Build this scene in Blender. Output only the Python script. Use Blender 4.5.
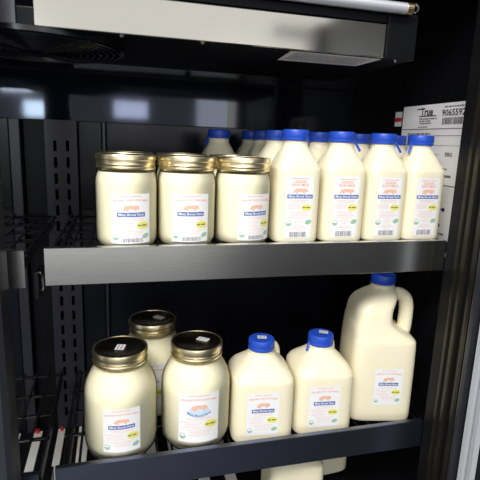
import bpy, bmesh, math, random
from mathutils import Vector, Matrix
random.seed(4)
for o in list(bpy.data.objects): bpy.data.objects.remove(o)
scene = bpy.context.scene
col = scene.collection

# ------------------------------------------------------------------ camera
F_PX, SIZE = 469.7, 480.0
CAM = Vector((0.0894, -0.6284, 0.1423)); YAW, PITCH, ROLL = 0.2633, 0.2066, 0.0375
fwd = Vector((math.sin(YAW)*math.cos(PITCH), math.cos(YAW)*math.cos(PITCH), -math.sin(PITCH)))
right = Vector((math.cos(YAW), -math.sin(YAW), 0)); down = fwd.cross(right)
r2 = math.cos(ROLL)*right - math.sin(ROLL)*down
d2 = math.sin(ROLL)*right + math.cos(ROLL)*down
cd = bpy.data.cameras.new('camera'); cam = bpy.data.objects.new('camera', cd); col.objects.link(cam)
m = Matrix.Identity(4)
for i in range(3):
    m[i][0] = r2[i]; m[i][1] = -d2[i]; m[i][2] = -fwd[i]; m[i][3] = CAM[i]
cam.matrix_world = m
cd.sensor_width = 36; cd.lens = 36*F_PX/SIZE; cd.clip_start = .01
cd.dof.use_dof = True; cd.dof.focus_distance = .74; cd.dof.aperture_fstop = 9
scene.camera = cam

# ------------------------------------------------------------------ light
w = bpy.data.worlds.new('world'); scene.world = w; w.use_nodes = True
bg = w.node_tree.nodes['Background']; bg.inputs[0].default_value = (.80, .80, .77, 1); bg.inputs[1].default_value = .62

def area(name, loc, target, sx, sy, power, colr):
    l = bpy.data.lights.new(name, 'AREA'); l.shape = 'RECTANGLE'; l.size = sx; l.size_y = sy; l.energy = power; l.color = colr
    o = bpy.data.objects.new(name, l); col.objects.link(o); o.location = loc
    o.rotation_euler = (Vector(target)-Vector(loc)).to_track_quat('-Z', 'Y').to_euler()
    return o
# shop ceiling fittings and the shop windows across the aisle
area('ceiling_light', (-.65, -1.25, 1.5), (-.3, -.5, -1), 1.2, .6, 26, (1, .97, .93))
area('ceiling_light', (-.4, -1.7, 1.7), (-.2, -1.0, -1), 1.2, .6, 22, (1, .97, .93))
area('shop_window', (-.88, -4, .75), (-.88, 0, .75), .3, .36, 6, (.88, .94, 1))
area('shop_window', (-.64, -4, .40), (-.64, 0, .40), .36, .16, 4, (.80, .93, 1))
area('shop_window', (.27, -4, .44), (.27, 0, .44), .36, .18, 2.2, (.82, .84, 1))
area('shop_window', (1.3, -4, .50), (1.3, 0, .50), .6, .66, 5, (.95, .96, 1))
area('shop_window', (3.1, -4, .47), (3.1, 0, .47), .7, .28, 8, (.62, .76, 1))
vs = scene.view_settings
scene.display_settings.display_device = 'sRGB'
vs.view_transform = 'Standard'; vs.look = 'None'; vs.gamma = 1; vs.use_curve_mapping = False; vs.exposure = .6

# ------------------------------------------------------------------ materials
M = {}
def mat(name, colr, rough=.5, metal=0, spec=.5, noise=0, nscale=40, bump=0, bscale=200, sss=0, emit=0, coat=0, aniso=None):
    mt = bpy.data.materials.new(name); mt.use_nodes = True; nt = mt.node_tree; b = nt.nodes['Principled BSDF']
    b.inputs['Roughness'].default_value = rough; b.inputs['Metallic'].default_value = metal
    b.inputs['Specular IOR Level'].default_value = spec; b.inputs['Base Color'].default_value = (*colr, 1)
    b.inputs['Coat Weight'].default_value = coat; b.inputs['Coat Roughness'].default_value = .08
    tc = nt.nodes.new('ShaderNodeTexCoord')
    if noise:
        n = nt.nodes.new('ShaderNodeTexNoise'); n.inputs['Scale'].default_value = nscale; n.inputs['Detail'].default_value = 4
        r = nt.nodes.new('ShaderNodeMix'); r.data_type = 'RGBA'
        r.inputs[6].default_value = (*[c*(1-noise) for c in colr], 1); r.inputs[7].default_value = (*[min(1, c*(1+noise)) for c in colr], 1)
        src = tc.outputs['Object']
        if aniso:
            mp = nt.nodes.new('ShaderNodeMapping'); mp.inputs['Scale'].default_value = aniso
            nt.links.new(src, mp.inputs[0]); src = mp.outputs[0]
        nt.links.new(src, n.inputs['Vector']); nt.links.new(n.outputs['Fac'], r.inputs[0]); nt.links.new(r.outputs[2], b.inputs['Base Color'])
    if bump:
        n2 = nt.nodes.new('ShaderNodeTexNoise'); n2.inputs['Scale'].default_value = bscale
        bp = nt.nodes.new('ShaderNodeBump'); bp.inputs['Strength'].default_value = bump; bp.inputs['Distance'].default_value = .001
        nt.links.new(tc.outputs['Object'], n2.inputs['Vector']); nt.links.new(n2.outputs['Fac'], bp.inputs['Height']); nt.links.new(bp.outputs[0], b.inputs['Normal'])
    if sss:
        b.inputs['Subsurface Weight'].default_value = sss; b.inputs['Subsurface Radius'].default_value = (1, .8, .5); b.inputs['Subsurface Scale'].default_value = .006
    M[name] = mt; return mt
mat('milk', (.94, .875, .665), .4, sss=.35, noise=.015, nscale=18)
mat('plastic_milk', (.915, .85, .64), .36, sss=.35, noise=.015, nscale=18, bump=.02, bscale=60)
mat('bottle_plastic', (.92, .86, .655), .3, sss=.35, noise=.012, nscale=18)
mat('blue_cap', (.018, .075, .52), .38, noise=.06)
mat('gold', (.88, .77, .51), .34, 1, noise=.06, nscale=60)
mat('lid_disc', (.42, .38, .30), .22, 1, noise=.25, nscale=35)
mat('paper', (.88, .88, .90), .55, noise=.01)
mat('sticker', (.80, .80, .80), .5, noise=.03)
mat('red_print', (.84, .38, .25), .6, noise=.05)
mat('cow_print', (.88, .52, .38), .6, noise=.12, nscale=300)
mat('pale_print', (.84, .62, .58), .6, noise=.05)
mat('blue_print', (.07, .14, .44), .6, noise=.08)
mat('pale_blue_print', (.62, .74, .88), .6, noise=.1, nscale=200)
mat('yellow', (.84, .80, .15), .5, noise=.05)
mat('green_print', (.32, .54, .40), .6, noise=.12, nscale=300)
mat('grey_print', (.17, .17, .20), .6, noise=.05)
mat('dark_print', (.03, .03, .04), .6, noise=.05)
mat('red_ink', (.55, .03, .04), .5, noise=.05)
mat('blue_ink', (.03, .03, .25), .5, noise=.05)
mat('black_liner', (.005, .0055, .007), .4, spec=.14, noise=.2, nscale=20)
mat('back_gloss', (.006, .007, .011), .07, spec=.25, noise=.3, nscale=6, bump=.02, bscale=9)
mat('gloss_panel', (.008, .010, .018), .06, spec=.42, noise=.3, nscale=6, bump=.02, bscale=9)
mat('guard_black', (.008, .009, .012), .22, spec=.6, noise=.15)
mat('duct_panel', (.008, .009, .014), .2, spec=.2, noise=.25, nscale=14)
mat('pilaster_steel', (.022, .023, .034), .34, spec=.42, noise=.15, nscale=30)
mat('wire_black', (.006, .006, .008), .25, spec=.45, noise=.2, nscale=90)
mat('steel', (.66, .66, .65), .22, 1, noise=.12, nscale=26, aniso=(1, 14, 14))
mat('lower_steel', (.19, .21, .28), .34, 1, noise=.12, nscale=26, aniso=(1, 14, 14))  # blue in this tone stands in for the shop floor's reflection
mat('cover_face', (.78, .75, .70), .10, 1, noise=.03, nscale=9)
mat('cover_grey', (.10, .10, .12), .3, .6, noise=.1)
mat('jamb', (.034, .032, .024), .26, .6, noise=.15, nscale=9, aniso=(12, 12, .4))
mat('jamb_dark', (.008, .008, .009), .35, spec=.1, noise=.2)
mat('post', (.05, .053, .065), .3, .5, noise=.12, nscale=12, aniso=(8, 8, .5))
mat('gasket', (.46, .48, .52), .5, noise=.06)
mat('door_black', (.008, .009, .011), .35, spec=.15, noise=.2)
mat('white_plastic', (.80, .78, .74), .45, noise=.05)
mat('red_plastic', (.55, .02, .02), .4, noise=.06)
mat('tube', (.66, .68, .74), .12, .35, coat=.6, noise=.06, nscale=25, aniso=(1, 10, 10))
mat('brass', (.75, .58, .28), .3, 1, noise=.15, nscale=120)
mat('blocker', (.012, .012, .014), .5, noise=.2)
mat('board_red', (.50, .10, .13), .6, noise=.1)
mat('shop_floor', (.05, .055, .07), .28, noise=.25, nscale=3)
# clear glass: a thin wall that lets light straight through and mirrors at grazing angles
g = bpy.data.materials.new('clear_glass'); g.use_nodes = True; nt = g.node_tree; nt.nodes.clear()
out = nt.nodes.new('ShaderNodeOutputMaterial'); mx = nt.nodes.new('ShaderNodeMixShader'); tr = nt.nodes.new('ShaderNodeBsdfTransparent')
gl = nt.nodes.new('ShaderNodeBsdfGlossy'); fr = nt.nodes.new('ShaderNodeFresnel'); fr.inputs[0].default_value = 1.18
tr.inputs[0].default_value = (.97, .98, .97, 1); gl.inputs['Roughness'].default_value = .06
nt.links.new(fr.outputs[0], mx.inputs[0]); nt.links.new(tr.outputs[0], mx.inputs[1]); nt.links.new(gl.outputs[0], mx.inputs[2]); nt.links.new(mx.outputs[0], out.inputs[0])
M['clear_glass'] = g
M['gloss_panel'].node_tree.nodes['Principled BSDF'].inputs['Specular Tint'].default_value = (.74, .82, 1, 1)  # blue tint stands in for the shop's bluish reflections

# ------------------------------------------------------------------ helpers
def link(name, me, mt, parent=None, smooth=True, sharp=35):
    if mt is not None and not me.materials: me.materials.append(M[mt])
    if smooth and me.polygons:
        me.polygons.foreach_set('use_smooth', [True]*len(me.polygons))
        me.set_sharp_from_angle(angle=math.radians(sharp))
    o = bpy.data.objects.new(name, me); col.objects.link(o)
    if parent: o.parent = parent
    return o
def from_bm(name, bm, mt, parent=None, smooth=True, sharp=35, normals=True):
    if normals: bmesh.ops.recalc_face_normals(bm, faces=bm.faces)
    me = bpy.data.meshes.new(name); bm.to_mesh(me); bm.free()
    return link(name, me, mt, parent, smooth, sharp)
def tag(o, label, cat, group=None):
    o['label'] = label; o['category'] = cat
    if group: o['group'] = group
    return o
def struct(o): o['kind'] = 'structure'; return o
def thing(name, label, cat, loc=(0, 0, 0), rz=0, group=None):
    o = bpy.data.objects.new(name, None); col.objects.link(o); o.location = loc; o.rotation_euler = (0, 0, rz); o.empty_display_size = .02
    return tag(o, label, cat, group)
def dup(root, label, loc, rz=0, skip=()):
    r = root.copy(); col.objects.link(r); r.location = loc; r.rotation_euler = (0, 0, rz); r['label'] = label
    for ch in list(root.children):
        if ch.name.split('.')[0] in skip: continue
        c = ch.copy(); col.objects.link(c); c.parent = r
        for gc in list(ch.children):
            if gc.name.split('.')[0] in skip: continue
            e = gc.copy(); col.objects.link(e); e.parent = c
    return r
def add_box(bm, x0, x1, y0, y1, z0, z1, bev=0):
    r = bmesh.ops.create_cube(bm, size=1)
    for v in r['verts']: v.co = Vector((x0+(v.co.x+.5)*(x1-x0), y0+(v.co.y+.5)*(y1-y0), z0+(v.co.z+.5)*(z1-z0)))
    if bev:
        es = list({e for v in r['verts'] for e in v.link_edges})
        bmesh.ops.bevel(bm, geom=es, offset=bev, segments=2, profile=.6, affect='EDGES')
def box(name, x0, x1, y0, y1, z0, z1, mt, parent=None, bev=0):
    bm = bmesh.new(); add_box(bm, x0, x1, y0, y1, z0, z1, bev); return from_bm(name, bm, mt, parent, smooth=False)
def add_rings(bm, rings, cap0=True, cap1=True):
    vs_ = [[bm.verts.new(c) for c in r] for r in rings]; n = len(rings[0])
    for a, b in zip(vs_, vs_[1:]):
        for i in range(n): bm.faces.new((a[i], a[(i+1) % n], b[(i+1) % n], b[i]))
    if cap0: bm.faces.new(vs_[0][::-1])
    if cap1: bm.faces.new(vs_[-1])
def lathe(name, prof, mt, parent=None, n=48, cap0=True, cap1=True, knurl=None, sharp=35):
    """prof: (radius, z); knurl: set of profile indices whose radius alternates"""
    bm = bmesh.new(); rings = []
    for k, (r, z) in enumerate(prof):
        rings.append([Vector(((r + ((.0005 if i % 2 else -.0003) if knurl and k in knurl else 0))*math.cos(2*math.pi*i/n),
                              (r + ((.0005 if i % 2 else -.0003) if knurl and k in knurl else 0))*math.sin(2*math.pi*i/n), z)) for i in range(n)])
    add_rings(bm, rings, cap0, cap1); return from_bm(name, bm, mt, parent, sharp=sharp)
def tube_bm(bm, pts, rad, n=8, squash=1.0):
    rings = []; pts = [Vector(q) for q in pts]; N = len(pts); up = None
    for i, q in enumerate(pts):
        t = (pts[min(i+1, N-1)]-pts[max(i-1, 0)]).normalized()
        if up is None: up = t.orthogonal().normalized()
        up = (up - t*up.dot(t)).normalized(); s = t.cross(up); rr = rad[i] if isinstance(rad, (list, tuple)) else rad
        rings.append([q + up*rr*math.cos(2*math.pi*k/n) + s*rr*squash*math.sin(2*math.pi*k/n) for k in range(n)])
    add_rings(bm, rings)
def tube(name, pts, rad, mt, parent=None, n=8, squash=1.0):
    bm = bmesh.new(); tube_bm(bm, pts, rad, n, squash); return from_bm(name, bm, mt, parent, sharp=60)
def smooth_path(P, steps=5):
    P = [Vector(q) for q in P]; out_ = []
    for i in range(len(P)-1):
        a, b, c, d = P[max(i-1, 0)], P[i], P[i+1], P[min(i+2, len(P)-1)]
        for k in range(steps):
            t = k/steps; out_.append(.5*((2*b)+(c-a)*t+(2*a-5*b+4*c-d)*t*t+(3*b-a-3*c+d)*t**3))
    return out_+[P[-1]]
def loft(name, secs, mt, parent=None, n=64, steps=4):
    """secs: (z, cx, cy, hx, hy, exponent) -> rounded-square rings, smoothed along z"""
    S = []
    for i in range(len(secs)-1):
        for k in range(steps):
            t = k/steps; a, b = secs[i], secs[i+1]; pa, pb = secs[max(i-1, 0)], secs[min(i+2, len(secs)-1)]
            row = []
            for q in range(6):
                ma = (b[q]-pa[q])*.5 if (b[q]-a[q])*(a[q]-pa[q]) > 0 else 0
                mb = (pb[q]-a[q])*.5 if (pb[q]-b[q])*(b[q]-a[q]) > 0 else 0
                lim = 3*abs(b[q]-a[q]); ma = max(-lim, min(lim, ma)); mb = max(-lim, min(lim, mb))
                row.append((2*t**3-3*t*t+1)*a[q]+(t**3-2*t*t+t)*ma+(-2*t**3+3*t*t)*b[q]+(t**3-t*t)*mb)
            S.append(row)
    S.append(list(secs[-1]))
    rings = []
    for z, cx, cy, hx, hy, e in S:
        rg = []
        for i in range(n):
            a = 2*math.pi*i/n; c, s = math.cos(a), math.sin(a); k = (abs(c)**e+abs(s)**e)**(-1/e)
            rg.append(Vector((cx+hx*c*k, cy+hy*s*k, z)))
        rings.append(rg)
    bm = bmesh.new(); add_rings(bm, rings); return from_bm(name, bm, mt, parent, sharp=50)

# ---- flat print (2D bmesh in u,v) mapped onto a surface
_tc = {}
def text_bm(s, size, bold=0, width=None):
    key = (s, bold)
    if key not in _tc:
        cu = bpy.data.curves.new('txt', 'FONT'); cu.body = s; cu.size = 1; cu.align_x = 'CENTER'; cu.align_y = 'CENTER'; cu.resolution_u = 2; cu.offset = bold
        o = bpy.data.objects.new('txt', cu); col.objects.link(o); bpy.context.view_layer.update()
        me = bpy.data.meshes.new_from_object(o.evaluated_get(bpy.context.evaluated_depsgraph_get()))
        bpy.data.objects.remove(o); bpy.data.curves.remove(cu); _tc[key] = me
    bm = bmesh.new(); bm.from_mesh(_tc[key])
    xs = [v.co.x for v in bm.verts]; W = max(xs)-min(xs); c = (max(xs)+min(xs))/2
    sx = width/W if width else size
    for v in bm.verts: v.co = Vector(((v.co.x-c)*sx, v.co.y*size, 0))
    return bm
def rect_bm(rects):
    bm = bmesh.new()
    for u0, u1, v0, v1 in rects: bm.faces.new([bm.verts.new((a, b, 0)) for a, b in ((u0, v0), (u1, v0), (u1, v1), (u0, v1))])
    return bm
def poly_bm(pts):
    bm = bmesh.new(); f = bm.faces.new([bm.verts.new((a, b, 0)) for a, b in pts]); bmesh.ops.triangulate(bm, faces=[f]); return bm
def oval_bm(ru, rv, n=28): return poly_bm([(ru*math.cos(2*math.pi*i/n), rv*math.sin(2*math.pi*i/n)) for i in range(n)])
def shift(bm, du, dv):
    for v in bm.verts: v.co.x += du; v.co.y += dv
    return bm
def place_print(name, bm, mp, eps, mt, parent, cut=None, arc=0):
    if arc:
        for v in bm.verts: v.co.y -= arc*v.co.x**2
    if cut:
        us = [v.co.x for v in bm.verts]; u = math.ceil(min(us)/cut)*cut
        while u < max(us):
            bmesh.ops.bisect_plane(bm, geom=bm.verts[:]+bm.edges[:]+bm.faces[:], plane_co=(u, 0, 0), plane_no=(1, 0, 0), dist=1e-7); u += cut
    for v in bm.verts: v.co = mp(v.co.x, v.co.y, eps)
    o = from_bm(name, bm, mt, parent, smooth=False, normals=False)
    if name in ('small_print', 'barcode', 'sticker_print'): o['kind'] = 'stuff'      # marks too fine to pick apart
    return o
def cyl_map(R, zc):
    return lambda u, v, e: Vector(((R+e)*math.sin(u/R), -(R+e)*math.cos(u/R), zc+v))
def sq_map(hx, hy, n, zc, u0=0):
    return lambda u, v, e: Vector((u+u0, -hy*(1-min(.999, abs((u+u0)/hx))**n)**(1/n)-e, zc+v))
def words(x0, x1, v, h, seed, centre=False):
    rnd = random.Random(seed); u = x0; res = []
    while u < x1-h:
        l = min(rnd.uniform(1.5, 5)*h, x1-u); res.append((u, u+l, v-h/2, v+h/2)); u += l+.7*h
    return res
COW = [(-.98, -.62), (-.86, -.78), (-.70, -.70), (-.62, -.42), (-.50, -.10), (-.46, -.30), (-.48, -.95), (-.32, -.95), (-.30, -.40), (-.10, -.38), (.30, -.42), (.42, -.36),
       (.44, -.95), (.60, -.95), (.62, -.38), (.72, -.10), (.74, .20), (.84, -.10), (.86, -.46), (.94, -.46), (.94, .0), (.86, .40), (.72, .58), (.30, .56), (-.10, .60), (-.40, .58),
       (-.62, .40), (-.74, .22), (-.80, .34), (-.86, .10), (-.84, -.10), (-.92, -.36)]
def barcode(cu, cv, w_, h_, seed, n=22):
    rnd = random.Random(seed); res = []; u = cu-w_/2
    while u < cu+w_/2:
        b = rnd.choice((.5, .8, 1.2, 1.6))*w_/n/2.2; res.append((u, min(u+b, cu+w_/2), cv-h_/2, cv+h_/2)); u += b+rnd.choice((.6, .9, 1.2))*w_/n/2.2
    return res
def milk_label(parent, w_, h_, mp, style, cut):
    """style 'wide' (jars, jugs) or 'tall' (square bottles); 'pond' = arched lettering over a pale blue pool instead of the banner"""
    lab = place_print('label', rect_bm([(-w_/2, w_/2, -h_/2, h_/2)]), mp, .0002, 'paper', parent, cut)
    P = lambda name, bm, lvl, mt, arc=0: place_print(name, bm, mp, .0002+.00013*lvl, mt, lab, cut, arc)
    tall = style == 'tall'; kk = -4 if not tall else 0
    if tall:
        P('small_print', rect_bm(words(-.34*w_, .34*w_, .455*h_, .012*h_, 1)), 1, 'red_print')
        P('headline', text_bm('ORGANIC', .062*h_, .02, .50*w_), 1, 'red_print').data.transform(Matrix.Translation((0, 0, .405*h_)))
        P('headline', text_bm('RAW MILK', .062*h_, .02, .66*w_), 1, 'red_print').data.transform(Matrix.Translation((0, 0, .355*h_)))
        cw, chh, cv, bv, bw, bh = .30*w_, .055*h_, .27*h_, .175*h_, .97*w_, .062*h_
        yu, yv, yru, yrv = .27*w_, .0, .20*w_, .052*h_; seal_v, seal_r = -.255*h_, .105*w_
        lines = [(-.36, .36, .115), (-.33, .33, .088), (-.46, .02, .045), (-.44, .0, .018), (-.46, .03, -.01), (-.34, .34, -.075), (-.28, .28, -.105), (-.4, .4, -.135), (-.34, .3, -.165),
                 (-.1, .12, -.2), (-.18, .2, -.235), (-.1, .08, -.27), (-.2, .2, -.305), (-.3, .3, -.335), (-.08, .1, -.37)]
    else:
        P('small_print', rect_bm(words(-.26*w_, .26*w_, .455*h_, .013*h_, 2)), 1, 'red_print')
        P('headline', shift(text_bm("ORGANIC RAW COW'S MILK", .055*h_, .02, .90*w_), 0, .375*h_), 1, 'red_print', 2.2)
        cw, chh, cv, bv, bw, bh = .21*w_, .075*h_, .225*h_, .085*h_, .70*w_, .088*h_
        yu, yv, yru, yrv = .29*w_, -.135*h_, .165*w_, .075*h_; seal_v, seal_r = -.375*h_, .078*w_
        lines = [(-.3, .32, .005), (-.26, .3, -.03), (-.46, .08, -.085), (-.34, .0, -.12), (-.38, .02, -.165), (-.4, .06, -.2), (-.28, .34, -.25), (-.24, .3, -.285), (-.2, .26, -.32), (-.22, .28, -.355)]
    P('cow_print', shift(poly_bm([(a*cw, b*chh) for a, b in COW]), 0, cv), 1, 'cow_print')
    if style == 'pond':
        P('pool_print', shift(oval_bm(.29*w_, .10*h_), 0, bv+.03*h_), .6, 'pale_blue_print')
        P('banner_lettering', shift(text_bm('Misty Brook Farm', .07*h_, .015, .56*w_), 0, bv-.03*h_), 2, 'blue_print', -14)
    else:
        P('banner', rect_bm([(-bw/2, bw/2, bv-bh/2, bv+bh/2)]), 1, 'blue_print')
        P('banner_lettering', shift(text_bm('Misty Brook Farm', bh*.85, .02, bw*.9), 0, bv), 2, 'paper')
    rr = []
    for k, (a, b, v) in enumerate(lines): rr += words(a*w_, b*w_, v*h_, .0125*h_, 10+k)
    P('small_print', rect_bm(rr), 1, 'pale_print')
    P('yellow_sticker', shift(oval_bm(yru, yrv), yu, yv), 2, 'yellow')
    P('sticker_print', rect_bm(words(yu-.78*yru, yu+.78*yru, yv, yrv*.38, 3)), 3, 'grey_print')
    P('organic_seal', shift(oval_bm(seal_r, seal_r), -.39*w_, seal_v), 1, 'green_print')
    P('seal_upper_half', shift(poly_bm([(.82*seal_r*math.cos(math.pi*i/12), .82*seal_r*math.sin(math.pi*i/12)) for i in range(13)]), -.39*w_, seal_v), 2, 'paper')
    if style != 'pond':
        P('green_mark', shift(poly_bm([(seal_r*1.15*math.cos(2*math.pi*i/20)+.3*seal_r*math.sin(2*math.pi*i/20), .85*seal_r*math.sin(2*math.pi*i/20)) for i in range(20)]), .37*w_, seal_v+.02*h_), 1, 'green_print')
    return lab, P

# ------------------------------------------------------------------ setting: the cabinet
ZU, ZL, ZB = -.0085, -.343, -.505           # tops of upper shelf, lower shelf, cabinet floor
XR, YB = .645, .40
struct(tag(box('wall_back', -.75, .75, .44, .47, -.6, .48, 'back_gloss'), 'glossy black steel back wall of the cooler above the duct panel', 'wall'))
struct(tag(box('wall_right', XR, XR+.04, -.03, .47, -.6, .48, 'black_liner'), 'black right inner wall of the cooler with a sheet stuck on', 'wall'))
struct(tag(box('ceiling', -.75, .75, -.06, .47, .44, .48, 'black_liner'), 'black ceiling of the cooler', 'ceiling'))
struct(tag(box('floor', -.75, .75, -.06, .47, -.6, ZB-.006, 'black_liner'), 'black cabinet floor under the white strips', 'floor'))
struct(tag(box('wall_left', -.79, -.75, -.06, .47, -.6, .48, 'black_liner'), 'black far left inner wall of the cooler', 'wall'))
struct(tag(box('shop_floor', -4, 5, -5, -.1, -1.3, -1.25, 'shop_floor'), 'dark polished floor of the shop aisle', 'floor'))
gs = thing('reflection_blocker', 'dark shelving added out of view to darken the lip reflections', 'blocker', (1.12, -2.25, -1.25))  # added, unseen: darkens the lips' reflections and the right side
box('back_panel', -.03, .03, -1.3, 1.2, 0, 1.42, 'blocker', gs, .004)
for zz in (.12, .5, .86, 1.2): box('blocker_board', -.32, .32, -1.3, 1.2, zz-.02, zz, 'blocker', gs, .003)
box('side_panel', -.32, .32, 1.2, 1.23, 0, 1.42, 'blocker', gs, .003)
hs = thing('reflection_board', 'added unseen red board and dark beam over the shop aisle', 'trim', (2.33, -3.95, 1.03)); hs['kind'] = 'structure'  # added, unseen: made for a red and dark reflection in the cover
box('red_board', -.40, .38, -.015, .015, 0, .105, 'board_red', hs, .003); box('bar', -.75, .75, -.02, .02, .115, .20, 'blocker', hs, .003)
# seam strip across the glossy back wall
struct(tag(box('trim_1', -.75, XR, .4325, .44, .268, .272, 'jamb_dark'), 'thin dark seam across the glossy back wall', 'trim'))
tag(box('steel_back_panel', -.745, .335, .434, .4378, .172, .44, 'gloss_panel'), 'glossy black panel tinted with bluish reflection on the back wall behind the jars', 'panel')
# air-duct panels and the slotted pilaster before the back wall
def duct(x0, x1, mt, label, y0=YB, ztop=.171):
    return tag(box('duct_panel', x0, x1, y0, .44, ZB-.006, ztop, mt, None, .0015), label, 'panel', 'duct panels on the back wall')
duct(-.75, -.112, 'duct_panel', 'wide dark grey duct panel left of the slotted pilaster')
duct(-.109, -.090, 'pilaster_steel', 'narrow grey upright strip left of the slotted pilaster', .39)
duct(-.088, -.046, 'black_liner', 'matt black upright panel beside the slotted pilaster', .415)
duct(.019, .064, 'duct_panel', 'dark grey upright panel right of the slotted pilaster', .395)
duct(.0655, .072, 'pilaster_steel', 'thin grey upright rib behind the first milk jar', .39)
duct(.0735, .64, 'duct_panel', 'wide dark glossy duct panel behind the milk bottles', .40)
def pilaster():
    t = thing('pilaster', 'dark grey slotted shelf pilaster on the back wall beside the jars', 'pilaster', (-.014, .386, ZB))
    xs = [-.030, -.0145, -.0082, .0090, .0153, .0285]; zs = [0]; z = .03; H = .171-ZB
    while z < H-.03: zs += [z, z+.021]; z += .0325
    zs.append(H-.0)
    bm = bmesh.new(); V = {(i, j): bm.verts.new((x, 0, z)) for i, x in enumerate(xs) for j, z in enumerate(zs)}
    for i in range(5):
        for j in range(len(zs)-1):
            if i in (1, 3) and j % 2 == 1: continue
            bm.faces.new((V[i, j], V[i+1, j], V[i+1, j+1], V[i, j+1]))
    r = bmesh.ops.extrude_face_region(bm, geom=bm.faces[:]); bmesh.ops.translate(bm, vec=(0, .004, 0), verts=[e for e in r['geom'] if isinstance(e, bmesh.types.BMVert)])
    from_bm('slotted_face', bm, 'pilaster_steel', t, smooth=False)
    box('flange', -.030, -.027, .004, .054, 0, H, 'pilaster_steel', t); box('flange', .0255, .0285, .004, .054, 0, H, 'pilaster_steel', t)
    box('edge_bead', .0285, .0305, -.001, .006, 0, H, 'pilaster_steel', t)
pilaster()
# front posts
def prism(name, poly, z0, z1, mt, parent=None):
    bm = bmesh.new(); add_rings(bm, [[Vector((x, y, z0)) for x, y in poly], [Vector((x, y, z1)) for x, y in poly]]); return from_bm(name, bm, mt, parent, smooth=True, sharp=25)
t = tag(prism('centre_mullion', [(-.11, -.035), (-.11, -.075), (-.104, -.082), (-.043, -.082), (-.037, -.076), (-.037, -.035)], -.6, .48, 'post'), 'dark grey upright door post at the far left edge', 'post')
jm = thing('trim_2', 'dark metal door jamb framing the right side of the cooler', 'trim', (0, 0, 0)); jm['kind'] = 'structure'
for nm, x, y0, y1, mt in (('inner_rail', .6005, -.004, -.028, 'jamb_dark'), ('ridge', .5985, -.028, -.034, 'jamb'), ('channel', .602, -.034, -.043, 'jamb'), ('ridge', .5985, -.043, -.050, 'jamb'),
                          ('channel', .604, -.050, -.062, 'jamb_dark'), ('outer_face', .600, -.062, -.071, 'jamb'), ('groove', .606, -.071, -.075, 'jamb_dark'), ('outer_bead', .599, -.075, -.083, 'post')):
    prism(nm, [(x, y0), (x-.0006, (y0+y1)/2), (x, y1), (.68, y1), (.68, y0)], -.6, .48, mt, jm)

# open door, hinged at the right
dr = thing('cooler_door', 'open cooler door with ribbed white gasket at the right edge', 'door', (.613, -.087, -.6), math.radians(4))
prism('door_frame', [(0, 0), (.05, 0), (.05, -.70), (0, -.70), (0, -.63), (.02, -.63), (.02, -.07), (0, -.07)], 0, 1.08, 'door_black', dr)
box('door_glass', .026, .03, -.63, -.07, .06, 1.02, 'door_black', dr)
gk = prism('gasket', [(-.001, -.002), (-.010, -.004), (-.010, -.013), (-.001, -.014)], .005, 1.07, 'gasket', dr)
prism('gasket_lip', [(-.001, -.0165), (-.007, -.017), (-.009, -.026), (-.001, -.028)], .005, 1.07, 'gasket', dr)
bm = bmesh.new()
for k in range(300): add_box(bm, -.0108, -.0095, -.0125, -.0088, .006+k*.0035, .0078+k*.0035)
rb = from_bm('gasket_rib', bm, 'gasket', dr, smooth=False); rb['kind'] = 'stuff'

# ------------------------------------------------------------------ evaporator cover, lamp
ev = thing('evaporator_cover', 'long shiny cream evaporator cover with fan under the cooler ceiling', 'cover', (0, 0, .265))
box('housing', -.70, .506, .004, .265, 0, .022, 'black_liner', ev, .002)
box('front_panel', .001, .458, -.001, .004, .0, .044, 'cover_face', ev, .001)
box('end_cap', .459, .506, -.003, .004, -.001, .060, 'black_liner', ev, .0015)
box('side_panel', -.70, -.018, -.001, .004, .0, .12, 'cover_grey', ev, .001)
box('top_rail', -.017, .458, -.002, .004, .0455, .058, 'black_liner', ev, .001)
lathe('rivet', [(.0001, -.0035), (.002, -.003), (.003, 0)], 'brass', ev, 12).location = (.20, .0015, 0)
lathe('rivet', [(.0001, -.0035), (.002, -.003), (.003, 0)], 'steel', ev, 12).location = (.478, .0015, -.001)
lathe('rivet', [(.0001, -.0035), (.002, -.003), (.003, 0)], 'steel', ev, 12).location = (.1, .006, 0)
fg = lathe('fan_guard', [(.118, 0), (.118, -.006), (.122, -.006), (.122, 0)], 'guard_black', ev, 64, False, False); fg.location = (-.016, .117, 0)
def ring(name, R, rad, z, mt, parent, n=56):
    bm = bmesh.new(); vv = [[bm.verts.new(((R+rad*math.cos(b))*math.cos(a), (R+rad*math.cos(b))*math.sin(a), z+rad*math.sin(b))) for b in [2*math.pi*j/6 for j in range(6)]] for a in [2*math.pi*i/n for i in range(n)]]
    for i in range(n):
        for j in range(6): bm.faces.new((vv[i][j], vv[(i+1) % n][j], vv[(i+1) % n][(j+1) % 6], vv[i][(j+1) % 6]))
    return from_bm(name, bm, mt, parent)
for k in range(11): ring('guard_ring', .026+.0090*k, .0016, -.006-.005*math.cos(k/11*1.5), 'guard_black', fg)
for a in (40, 130, 220, 310):
    c, s = math.cos(math.radians(a)), math.sin(math.radians(a)); tube('guard_spoke', [(c*.02, s*.02, -.013), (c*.07, s*.07, -.012), (c*.118, s*.118, -.006)], .0024, 'pilaster_steel', fg, 6)
lathe('fan_hub', [(.026, -.004), (.026, -.012), (.022, -.0145), (.0001, -.015)], 'black_liner', fg, 32)
st = place_print('sticker', poly_bm([(0, 0), (.138, .0), (.135, .072), (.006, .076)]), lambda u, v, e: Vector((.322+u, .006+v, -e)), .0006, 'paper', ev)
place_print('sticker_print', rect_bm([r for k in range(9) for r in words(.012, .126, .010+k*.0062, .0020, 40+k)]), lambda u, v, e: Vector((.322+u, .006+v, -e)), .0009, 'grey_print', st)
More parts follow.
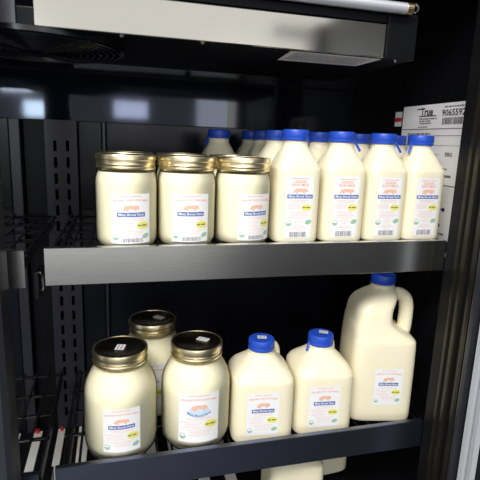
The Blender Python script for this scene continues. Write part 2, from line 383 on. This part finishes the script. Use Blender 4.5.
lm = thing('lamp_tube', 'clear white lamp tube with brass end cap above the cover', 'lamp', (0, -.012, .3285))
tube('glass_tube', [(-.02, 0, 0), (.478, 0, 0)], .0075, 'tube', lm, 16)
tube('end_cap', [(.478, 0, 0), (.487, 0, 0)], .0079, 'brass', lm, 16)
ring_o = ring('end_loop', .0052, .0014, 0, 'steel', lm, 20); ring_o.rotation_euler = (math.radians(90), 0, 0); ring_o.location = (.4925, 0, .002)
box('holder', .30, .318, .004, .0105, -.006, .02, 'black_liner', lm)

# ------------------------------------------------------------------ shelves
def shelf(x0, x1, z, lipz, mt, label, wx0=None, liph=.0503):
    t = thing('wire_shelf', label, 'shelf', (0, 0, z))
    bm = bmesh.new(); rings = []
    for x in (x0, x1):
        rings.append([Vector((x, yy, zz)) for yy, zz in ((-.0025, lipz-.0005), (-.001, lipz), (.006, lipz), (.006, lipz-.0015), (.001, lipz-.002), (.001, lipz-liph+.0015), (.010, lipz-liph+.001), (.010, lipz-liph), (-.001, lipz-liph), (-.0025, lipz-liph+.0008))])
    add_rings(bm, rings); from_bm('front_lip', bm, mt, t, smooth=False)
    xe = XR-.003 if x1 > 0 else x1
    wx = (wx0 if wx0 is not None else x0+.006); me = None
    while wx < xe-.004:
        if me is None:
            o = tube('wire', [(0, .007, -.0022), (0, .345, -.0022)], .0022, 'wire_black', t, 6); me = o.data
        else:
            o = bpy.data.objects.new('wire', me); col.objects.link(o); o.parent = t
        o.location = (wx, 0, 0); wx += .0235
    for y in (.02, .12, .19, .26, .34): tube('cross_rail', [(x0, y, -.0075), (xe, y, -.0075)], .0032, 'wire_black', t, 6)
    for x in (x0+.012, xe-.004): box('side_rail', x-.002, x+.002, .005, .345, -.022, -.0045, 'wire_black', t)
    return t
shelf(0, .600, ZU, .0085, 'steel', 'upper black wire shelf with silver front lip under small jars')
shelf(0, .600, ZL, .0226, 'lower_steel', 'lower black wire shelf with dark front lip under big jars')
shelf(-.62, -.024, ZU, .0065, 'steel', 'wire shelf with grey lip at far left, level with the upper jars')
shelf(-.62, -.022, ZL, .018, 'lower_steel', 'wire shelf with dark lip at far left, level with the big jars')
def clip(z, label):
    t = thing('shelf_clip', label, 'clip', (-.012, .02, z))
    tube('hook', smooth_path([(-.004, 0, .006), (.004, -.004, .008), (.006, -.004, -.004), (.005, -.002, -.016), (-.002, 0, -.018)], 4), .0016, 'steel', t, 6)
    box('bracket', -.005, .0, .0, .05, -.03, .004, 'wire_black', t)
clip(-.045, 'small bent steel clip in the gap between the upper shelf lips'); clip(-.372, 'small bent steel clip in the gap between the lower shelf lips')

# white strips lying on the cabinet floor
xs = [-.132, -.087, -.036, .012, .060, .107, .154, .201, .248, .300]
ords = ['first', 'second', 'third', 'fourth', 'fifth', 'sixth', 'seventh', 'eighth', 'ninth', 'tenth', 'eleventh', 'twelfth', 'thirteenth', 'fourteenth', 'fifteenth', 'sixteenth']
for k, x in enumerate(xs):
    red = k in (1, 2, 9)
    t = thing('floor_strip', '%s white plastic strip from the left on the cooler floor%s' % (ords[k], ', red at its far end' if red else ''), 'strip', (x, 0, ZB-.006), 0, 'white strips on the cooler floor')
    hw = .0065 if k == 2 else .0095
    box('strip', -hw*1.12, hw*1.12, .01, .385, 0, .006, 'white_plastic', t, .001)
    if red: box('red_tip', -hw*.45, hw*.55, .374, .386, .006, .012, 'red_plastic', t, .002)

# ------------------------------------------------------------------ sheet on the right wall
XS = XR-.0003
sh = place_print('spec_sheet', rect_bm([(-.222, -.01, -.042, .2205)]), lambda u, v, e: Vector((XS-e, -u, v)), 0, 'paper', None)
tag(sh, 'white printed data sheet stuck on the black right inner wall', 'sheet')
SP = lambda name, bm, mt: place_print(name, bm, lambda u, v, e: Vector((XS-e, -u, v)), .0004, mt, sh)
SP('logo', shift(text_bm('True', .019, .03, .036), -.148, .2075), 'dark_print')
SP('logo_bar', rect_bm([(-.170, -.120, .1995, .2012), (-.178, -.166, .2125, .2145)]), 'dark_print')
SP('number', shift(text_bm('9065592', .0150, .02, .059), -.0755, .2035), 'dark_print')
SP('barcode', rect_bm(barcode(-.070, .190, .064, .0115, 7, 40)), 'dark_print')
SP('small_print', rect_bm(words(-.168, -.118, .1955, .0022, 70)+words(-.168, -.134, .1915, .0022, 71)+words(-.166, -.130, .1875, .0022, 72)+words(-.168, -.14, .181, .0018, 73)+words(-.1, -.05, .2142, .0022, 74)), 'grey_print')
SP('divider', rect_bm([(-.222, -.01, .1765, .1778), (-.205, -.035, .1648, .1656), (-.205, -.035, .148, .1486), (-.205, -.1, .132, .1326), (-.036, -.035, .10, .1656), (-.222, -.01, .079, .0808)]), 'grey_print')
SP('small_print', rect_bm(words(-.2, -.13, .1685, .0028, 75)+words(-.12, -.09, .118, .003, 76)+words(-.105, -.075, .108, .003, 77)+words(-.08, -.062, .096, .004, 78)+words(-.11, -.06, -.005, .003, 79)), 'grey_print')
SP('lettering', shift(text_bm('EBG', .009, .02, .018), -.075, .133), 'dark_print')
SP('wiring_mark', rect_bm([(-.094, -.070, .0372, .0392), (-.100, -.078, .0085, .0105)]), 'blue_ink')
for (u, v) in ((-.093, .038), (-.071, .038), (-.100, .0095), (-.079, .0095)): SP('wiring_dot', shift(oval_bm(.0042, .0036, 14), u, v), 'blue_ink')
fl = place_print('wall_sticker', rect_bm([(-.250, -.226, .184, .212)]), lambda u, v, e: Vector((XS-e, -u, v)), 0, 'sticker', None); tag(fl, 'tiny white and red sticker left of the data sheet', 'sticker')
place_print('red_band', rect_bm([(-.250, -.226, .193, .201)]), lambda u, v, e: Vector((XS-e, -u, v)), .0004, 'red_ink', fl)

# ------------------------------------------------------------------ containers
def price_sticker(parent, z, x, y, rz, w_=.016, h_=.011):
    o = place_print('price_sticker', rect_bm([(-w_/2, w_/2, -h_/2, h_/2)]), lambda u, v, e: Vector((u, v, e)), .0003, 'sticker', parent)
    o.location = (x, y, z); o.rotation_euler = (0, 0, rz)
    bm = rect_bm(words(-w_*.4, w_*.4, .22*h_, .14*h_, 5)+words(-w_*.4, w_*.35, -.18*h_, .14*h_, 6))
    me_o = place_print('sticker_print', bm, lambda u, v, e: Vector((u, v, e)), 0, 'grey_print', parent)
    me_o.location = (x, y, z+.0005); me_o.rotation_euler = (0, 0, rz)
def screw_lid(parent, R, z0, h, n=80):
    l = lathe('lid', [(R*.985, z0), (R*1.0, z0+.001), (R*1.0, z0+.14*h), (R*.965, z0+.2*h), (R*.985, z0+.34*h), (R*.965, z0+.46*h), (R*.975, z0+.56*h), (R*.975, z0+.6*h), (R*1.0, z0+.66*h), (R*1.0, z0+.92*h), (R*.985, z0+h), (R*.93, z0+h), (R*.925, z0+h-.0012)],
              'gold', parent, n, True, True, {8, 9})
    lathe('lid_disc', [(R*.925, z0+h-.0014), (R*.925, z0+h-.0006), (R*.80, z0+h-.0004), (R*.77, z0+h-.0010), (.0002, z0+h-.0010)], 'lid_disc', l, 48)
    return l
def small_jar(label, loc, rz):
    t = thing('milk_jar', label, 'jar', loc, rz, 'small milk jars on the upper shelf')
    R = .0427
    lathe('milk', [(.030, .003), (.038, .0045), (.0410, .010), (.0416, .018), (.0416, .0875), (.0408, .0955), (.0388, .102), (.0380, .1045), (.0001, .1047)], 'milk', t, 64)
    lathe('glass', [(.002, 0), (.034, 0), (.0395, .0025), (.042, .008), (R, .016), (R, .0885), (.0418, .0965), (.0400, .1035), (.0393, .1065), (.0393, .1255)], 'clear_glass', t, 64, True, False)
    screw_lid(t, .0408, .1085, .0195)
    lab, P = milk_label(t, .0545, .0675, cyl_map(R, .0435), 'wide', .0035)
    P('barcode', rect_bm(barcode(.04*.0545, -.435*.0675, .50*.0545, .085*.0675, 8)), 1, 'grey_print')
    return t
j1 = small_jar('small gold-lidded milk jar at the left end of the upper shelf front row', (.1045, .0525, ZU), math.radians(7))
dup(j1, 'small gold-lidded milk jar in the middle of the three front jars', (.190, .0565, ZU), math.radians(1))
dup(j1, 'small gold-lidded milk jar beside the blue-capped bottles, label turned right', (.2755, .060, ZU), math.radians(16))
for k, x in enumerate((.107, .196, .284)):
    dup(j1, ('small milk jar behind the leftmost front jar', 'small milk jar showing between the first and second front jars', 'small milk jar showing between the second and third front jars')[k], (x, .150+.002*k, ZU), random.uniform(-.3, .3), skip=('label',))

def cap(parent, z0, R, h, tail=None):
    c = lathe('cap', [(R*.98, z0), (R, z0+.0008), (R, z0+.22*h), (R*.955, z0+.27*h), (R*.975, z0+.33*h), (R*.965, z0+.88*h), (R*.93, z0+.97*h), (R*.88, z0+h), (R*.70, z0+h-.0004), (.0002, z0+h-.0004)], 'blue_cap', parent, 64, True, True, {4, 5})
    return c
def square_bottle(label, loc, rz=0, parts_label=True):
    t = thing('milk_bottle', label, 'bottle', loc, rz, 'blue-capped square milk bottles on the upper shelf'); hw = .0352
    loft('body', [(0, 0, 0, .029, .029, 4), (.002, 0, 0, .0330, .0330, 4.5), (.007, 0, 0, hw, hw, 5), (.060, 0, 0, hw, hw, 5), (.108, 0, 0, hw, hw, 5), (.118, 0, 0, .0342, .0342, 4.2), (.128, 0, 0, .0305, .0305, 3.2),
                  (.137, 0, 0, .0262, .0262, 2.6), (.146, 0, 0, .0212, .0212, 2.1), (.152, 0, 0, .0192, .0192, 2), (.154, 0, 0, .0198, .0198, 2), (.156, 0, 0, .0185, .0185, 2), (.171, 0, 0, .0178, .0178, 2)], 'bottle_plastic', t)
    cap(t, .1565, .0212, .0165)
    if parts_label:
        lab, P = milk_label(t, .0425, .0955, sq_map(hw, hw, 5, .0575, -.001), 'tall', .0035)
        P('barcode', rect_bm(barcode(.0, -.435*.0955, .66*.0425, .085*.0955, 9)), 1, 'grey_print')
    return t
def tail(root, side):
    pts = [(side*.0205, -.004, .1595), (side*.0225, -.006, .1555), (side*.0262, -.009, .148), (side*.0285, -.010, .1435)]
    c = [k for k in root.children if k.name.startswith('cap')][0]
    tube('tear_strip', smooth_path(pts, 3), .0013, 'blue_cap', c, 6, 1.7)
b1 = square_bottle('blue-capped square milk bottle right beside the small jars, front row', (.3575, .061, ZU)); b1.scale = (.98, .98, .992)
bx = (.3575, .435, .509, .579)
blabels = ('', 'second blue-capped square milk bottle from the jars, front row', 'third blue-capped square milk bottle from the jars, front row', 'blue-capped square milk bottle at the right end before the data sheet')
for k in (1, 2, 3):
    o = dup(b1, blabels[k], (bx[k], .061+.001*k, ZU), math.radians((0, -1, 1, 2)[k])); tail(o, (0, 1, 1, -1)[k])
colname = ('nearest the jars', 'second from the jars', 'third from the jars', 'at the right end'); rowname = ('second', 'third', 'fourth')
for r, y in enumerate((.142, .220, .297)):
    for k in range(4 if r < 2 else 1):
        o = dup(b1, 'blue-capped milk bottle in the %s row back, column %s' % (rowname[r], colname[k]), (bx[k]+random.uniform(-.003, .001), y, ZU), 0, skip=('label',))
        if r == 0 and k == 1: tail(o, -1)
o = dup(b1, 'blue-capped milk bottle standing alone behind the small jars', (.278, .250, ZU), 0, skip=('label',)); tail(o, -1)

def big_jar(label, loc, rz, style, stick, lw=.0545, lh=.067, lz=.060):
    t = thing('milk_jar', label, 'jar', loc, rz, 'large milk jars on the lower shelf'); R = .055
    lathe('milk', [(.036, .003), (.045, .006), (.0510, .014), (.0537, .026), (.0538, .094), (.0530, .106), (.0498, .117), (.0448, .127), (.0408, .1345), (.0393, .139), (.0001, .1392)], 'milk', t, 72)
    lathe('glass', [(.002, 0), (.038, 0), (.046, .003), (.052, .011), (R, .025), (R, .095), (.0542, .107), (.0510, .118), (.0460, .128), (.0420, .1352), (.0398, .141), (.0390, .161)], 'clear_glass', t, 72, True, False)
    l = screw_lid(t, .0405, .1445, .0195)
    lab, P = milk_label(t, lw, lh, cyl_map(R, lz), style, .0035)
    t.scale = (1.02, 1.02, 1.045)
    price_sticker(l, .164, *stick, .019, .013)
    return t
a = big_jar('large milk jar at the left front of the lower shelf, blue banner on label', (.0925, .0655, ZL), math.radians(0), 'wide', (.0, -.004, math.radians(75)))
b = big_jar('large milk jar beside the plastic jugs, cow over pale blue pool on label', (.2115, .0675, ZL), math.radians(-4), 'pond', (.010, .002, math.radians(-35)), .064, .079, .0645)
dup(b, 'large milk jar standing behind the two big front jars', (.150, .176, ZL), math.radians(-12))

def small_jug(label, loc, rz, stick, hside=1):
    t = thing('milk_jug', label, 'jug', loc, rz, 'short blue-capped milk jugs on the lower shelf'); hw = .0512
    loft('body', [(0, 0, 0, .043, .043, 4), (.003, 0, 0, .048, .048, 4.5), (.009, 0, 0, hw, hw, 6), (.050, 0, 0, hw, hw, 6), (.095, 0, 0, hw*.99, hw*.99, 6), (.105, 0, 0, .0490, .0490, 5.5), (.114, 0, 0, .0435, .0435, 4.5), (.123, 0, 0, .034, .034, 3.2),
                  (.132, 0, 0, .0245, .0245, 2.3), (.137, 0, 0, .0208, .0208, 2), (.139, 0, 0, .0215, .0215, 2), (.1415, 0, 0, .0195, .0195, 2), (.155, 0, 0, .0190, .0190, 2)], 'plastic_milk', t)
    tube('handle', smooth_path([(.010*hside, .012, .125), (.022*hside, .030, .131), (.032*hside, .040, .126), (.0365*hside, .045, .109), (.0365*hside, .044, .089)], 5), .0080, 'plastic_milk', t, 14)
    c = cap(t, .1415, .0222, .0170)
    lab, P = milk_label(t, .0530, .071, sq_map(hw, hw, 6, .0535, -.003), 'wide', .0035)
    t.scale = (1, 1, 1.05)
    price_sticker(c, .1415+.0166, *stick, .015, .012)
    return t
a = small_jug('short blue-capped milk jug next to the big jars on the lower shelf', (.3215, .070, ZL), math.radians(-6), (.001, .002, math.radians(-8)))
o = small_jug('short blue-capped milk jug between the other short jug and the tall jug', (.4295, .0715, ZL), math.radians(-6), (.006, .004, math.radians(-25)), 1)
c = [k for k in o.children if k.name.startswith('cap')][0]
tube('tear_strip', smooth_path([(-.0222, -.004, .1435), (-.0245, -.008, .138), (-.0265, -.010, .132)], 3), .0013, 'blue_cap', c, 6, 1.7)

def tall_jug(label, loc, rz):
    t = thing('milk_jug', label, 'jug', loc, rz); hw = .057
    loft('body', [(0, 0, 0, .047, .047, 4), (.003, 0, 0, .053, .053, 4.5), (.010, 0, 0, hw, hw, 7), (.080, 0, 0, hw, hw, 7), (0.139, 0, 0, hw*.985, hw*.985, 7), (0.153, -.002, 0, .0540, .054, 6), (0.165, -.0135, 0, .0425, .0515, 5.5), (0.179, -.0205, 0, .0335, .049, 5),
                  (0.197, -.0195, 0, .0325, .046, 4.4), (0.211, -.0135, 0, .0330, .041, 3.6), (0.222, -.006, 0, .0300, .033, 2.8), (0.231, -.001, 0, .0230, .024, 2.2), (0.236, 0, 0, .0203, .0203, 2), (0.238, 0, 0, .0210, .0210, 2), (0.2405, 0, 0, .0190, .0190, 2), (0.254, 0, 0, .0185, .0185, 2)], 'plastic_milk', t)
    tube('handle', smooth_path([(.010, 0, 0.22), (.028, 0, 0.2215), (.042, 0, 0.2145), (.0475, 0, 0.198), (.0480, 0, 0.175), (.0470, 0, 0.157), (.043, 0, 0.141)], 6), [.0105]*37, 'plastic_milk', t, 16, 1.25)
    cap(t, .2405, .0220, .0165)
    t.scale = (1, 1, 1.025)
    milk_label(t, .050, .067, sq_map(hw, hw, 7, .070, .007), 'wide', .0035)
    return t
tall_jug('tall milk jug with side handle at the right end of the lower shelf', (.5525, .0905, ZL), math.radians(-12))
# jugs on the cabinet floor, mostly hidden by the lower shelf lip
for k, (x, y, rz) in enumerate(((.395, .080, -6), (.485, .165, 4))):
    dup(a, ('milk jug on the cooler floor peeking out under the lower shelf lip', 'milk jug on the cooler floor behind the other one under the lip')[k], (x, y, ZB), math.radians(rz), skip=('label',)).scale = (.97, .97, .90)
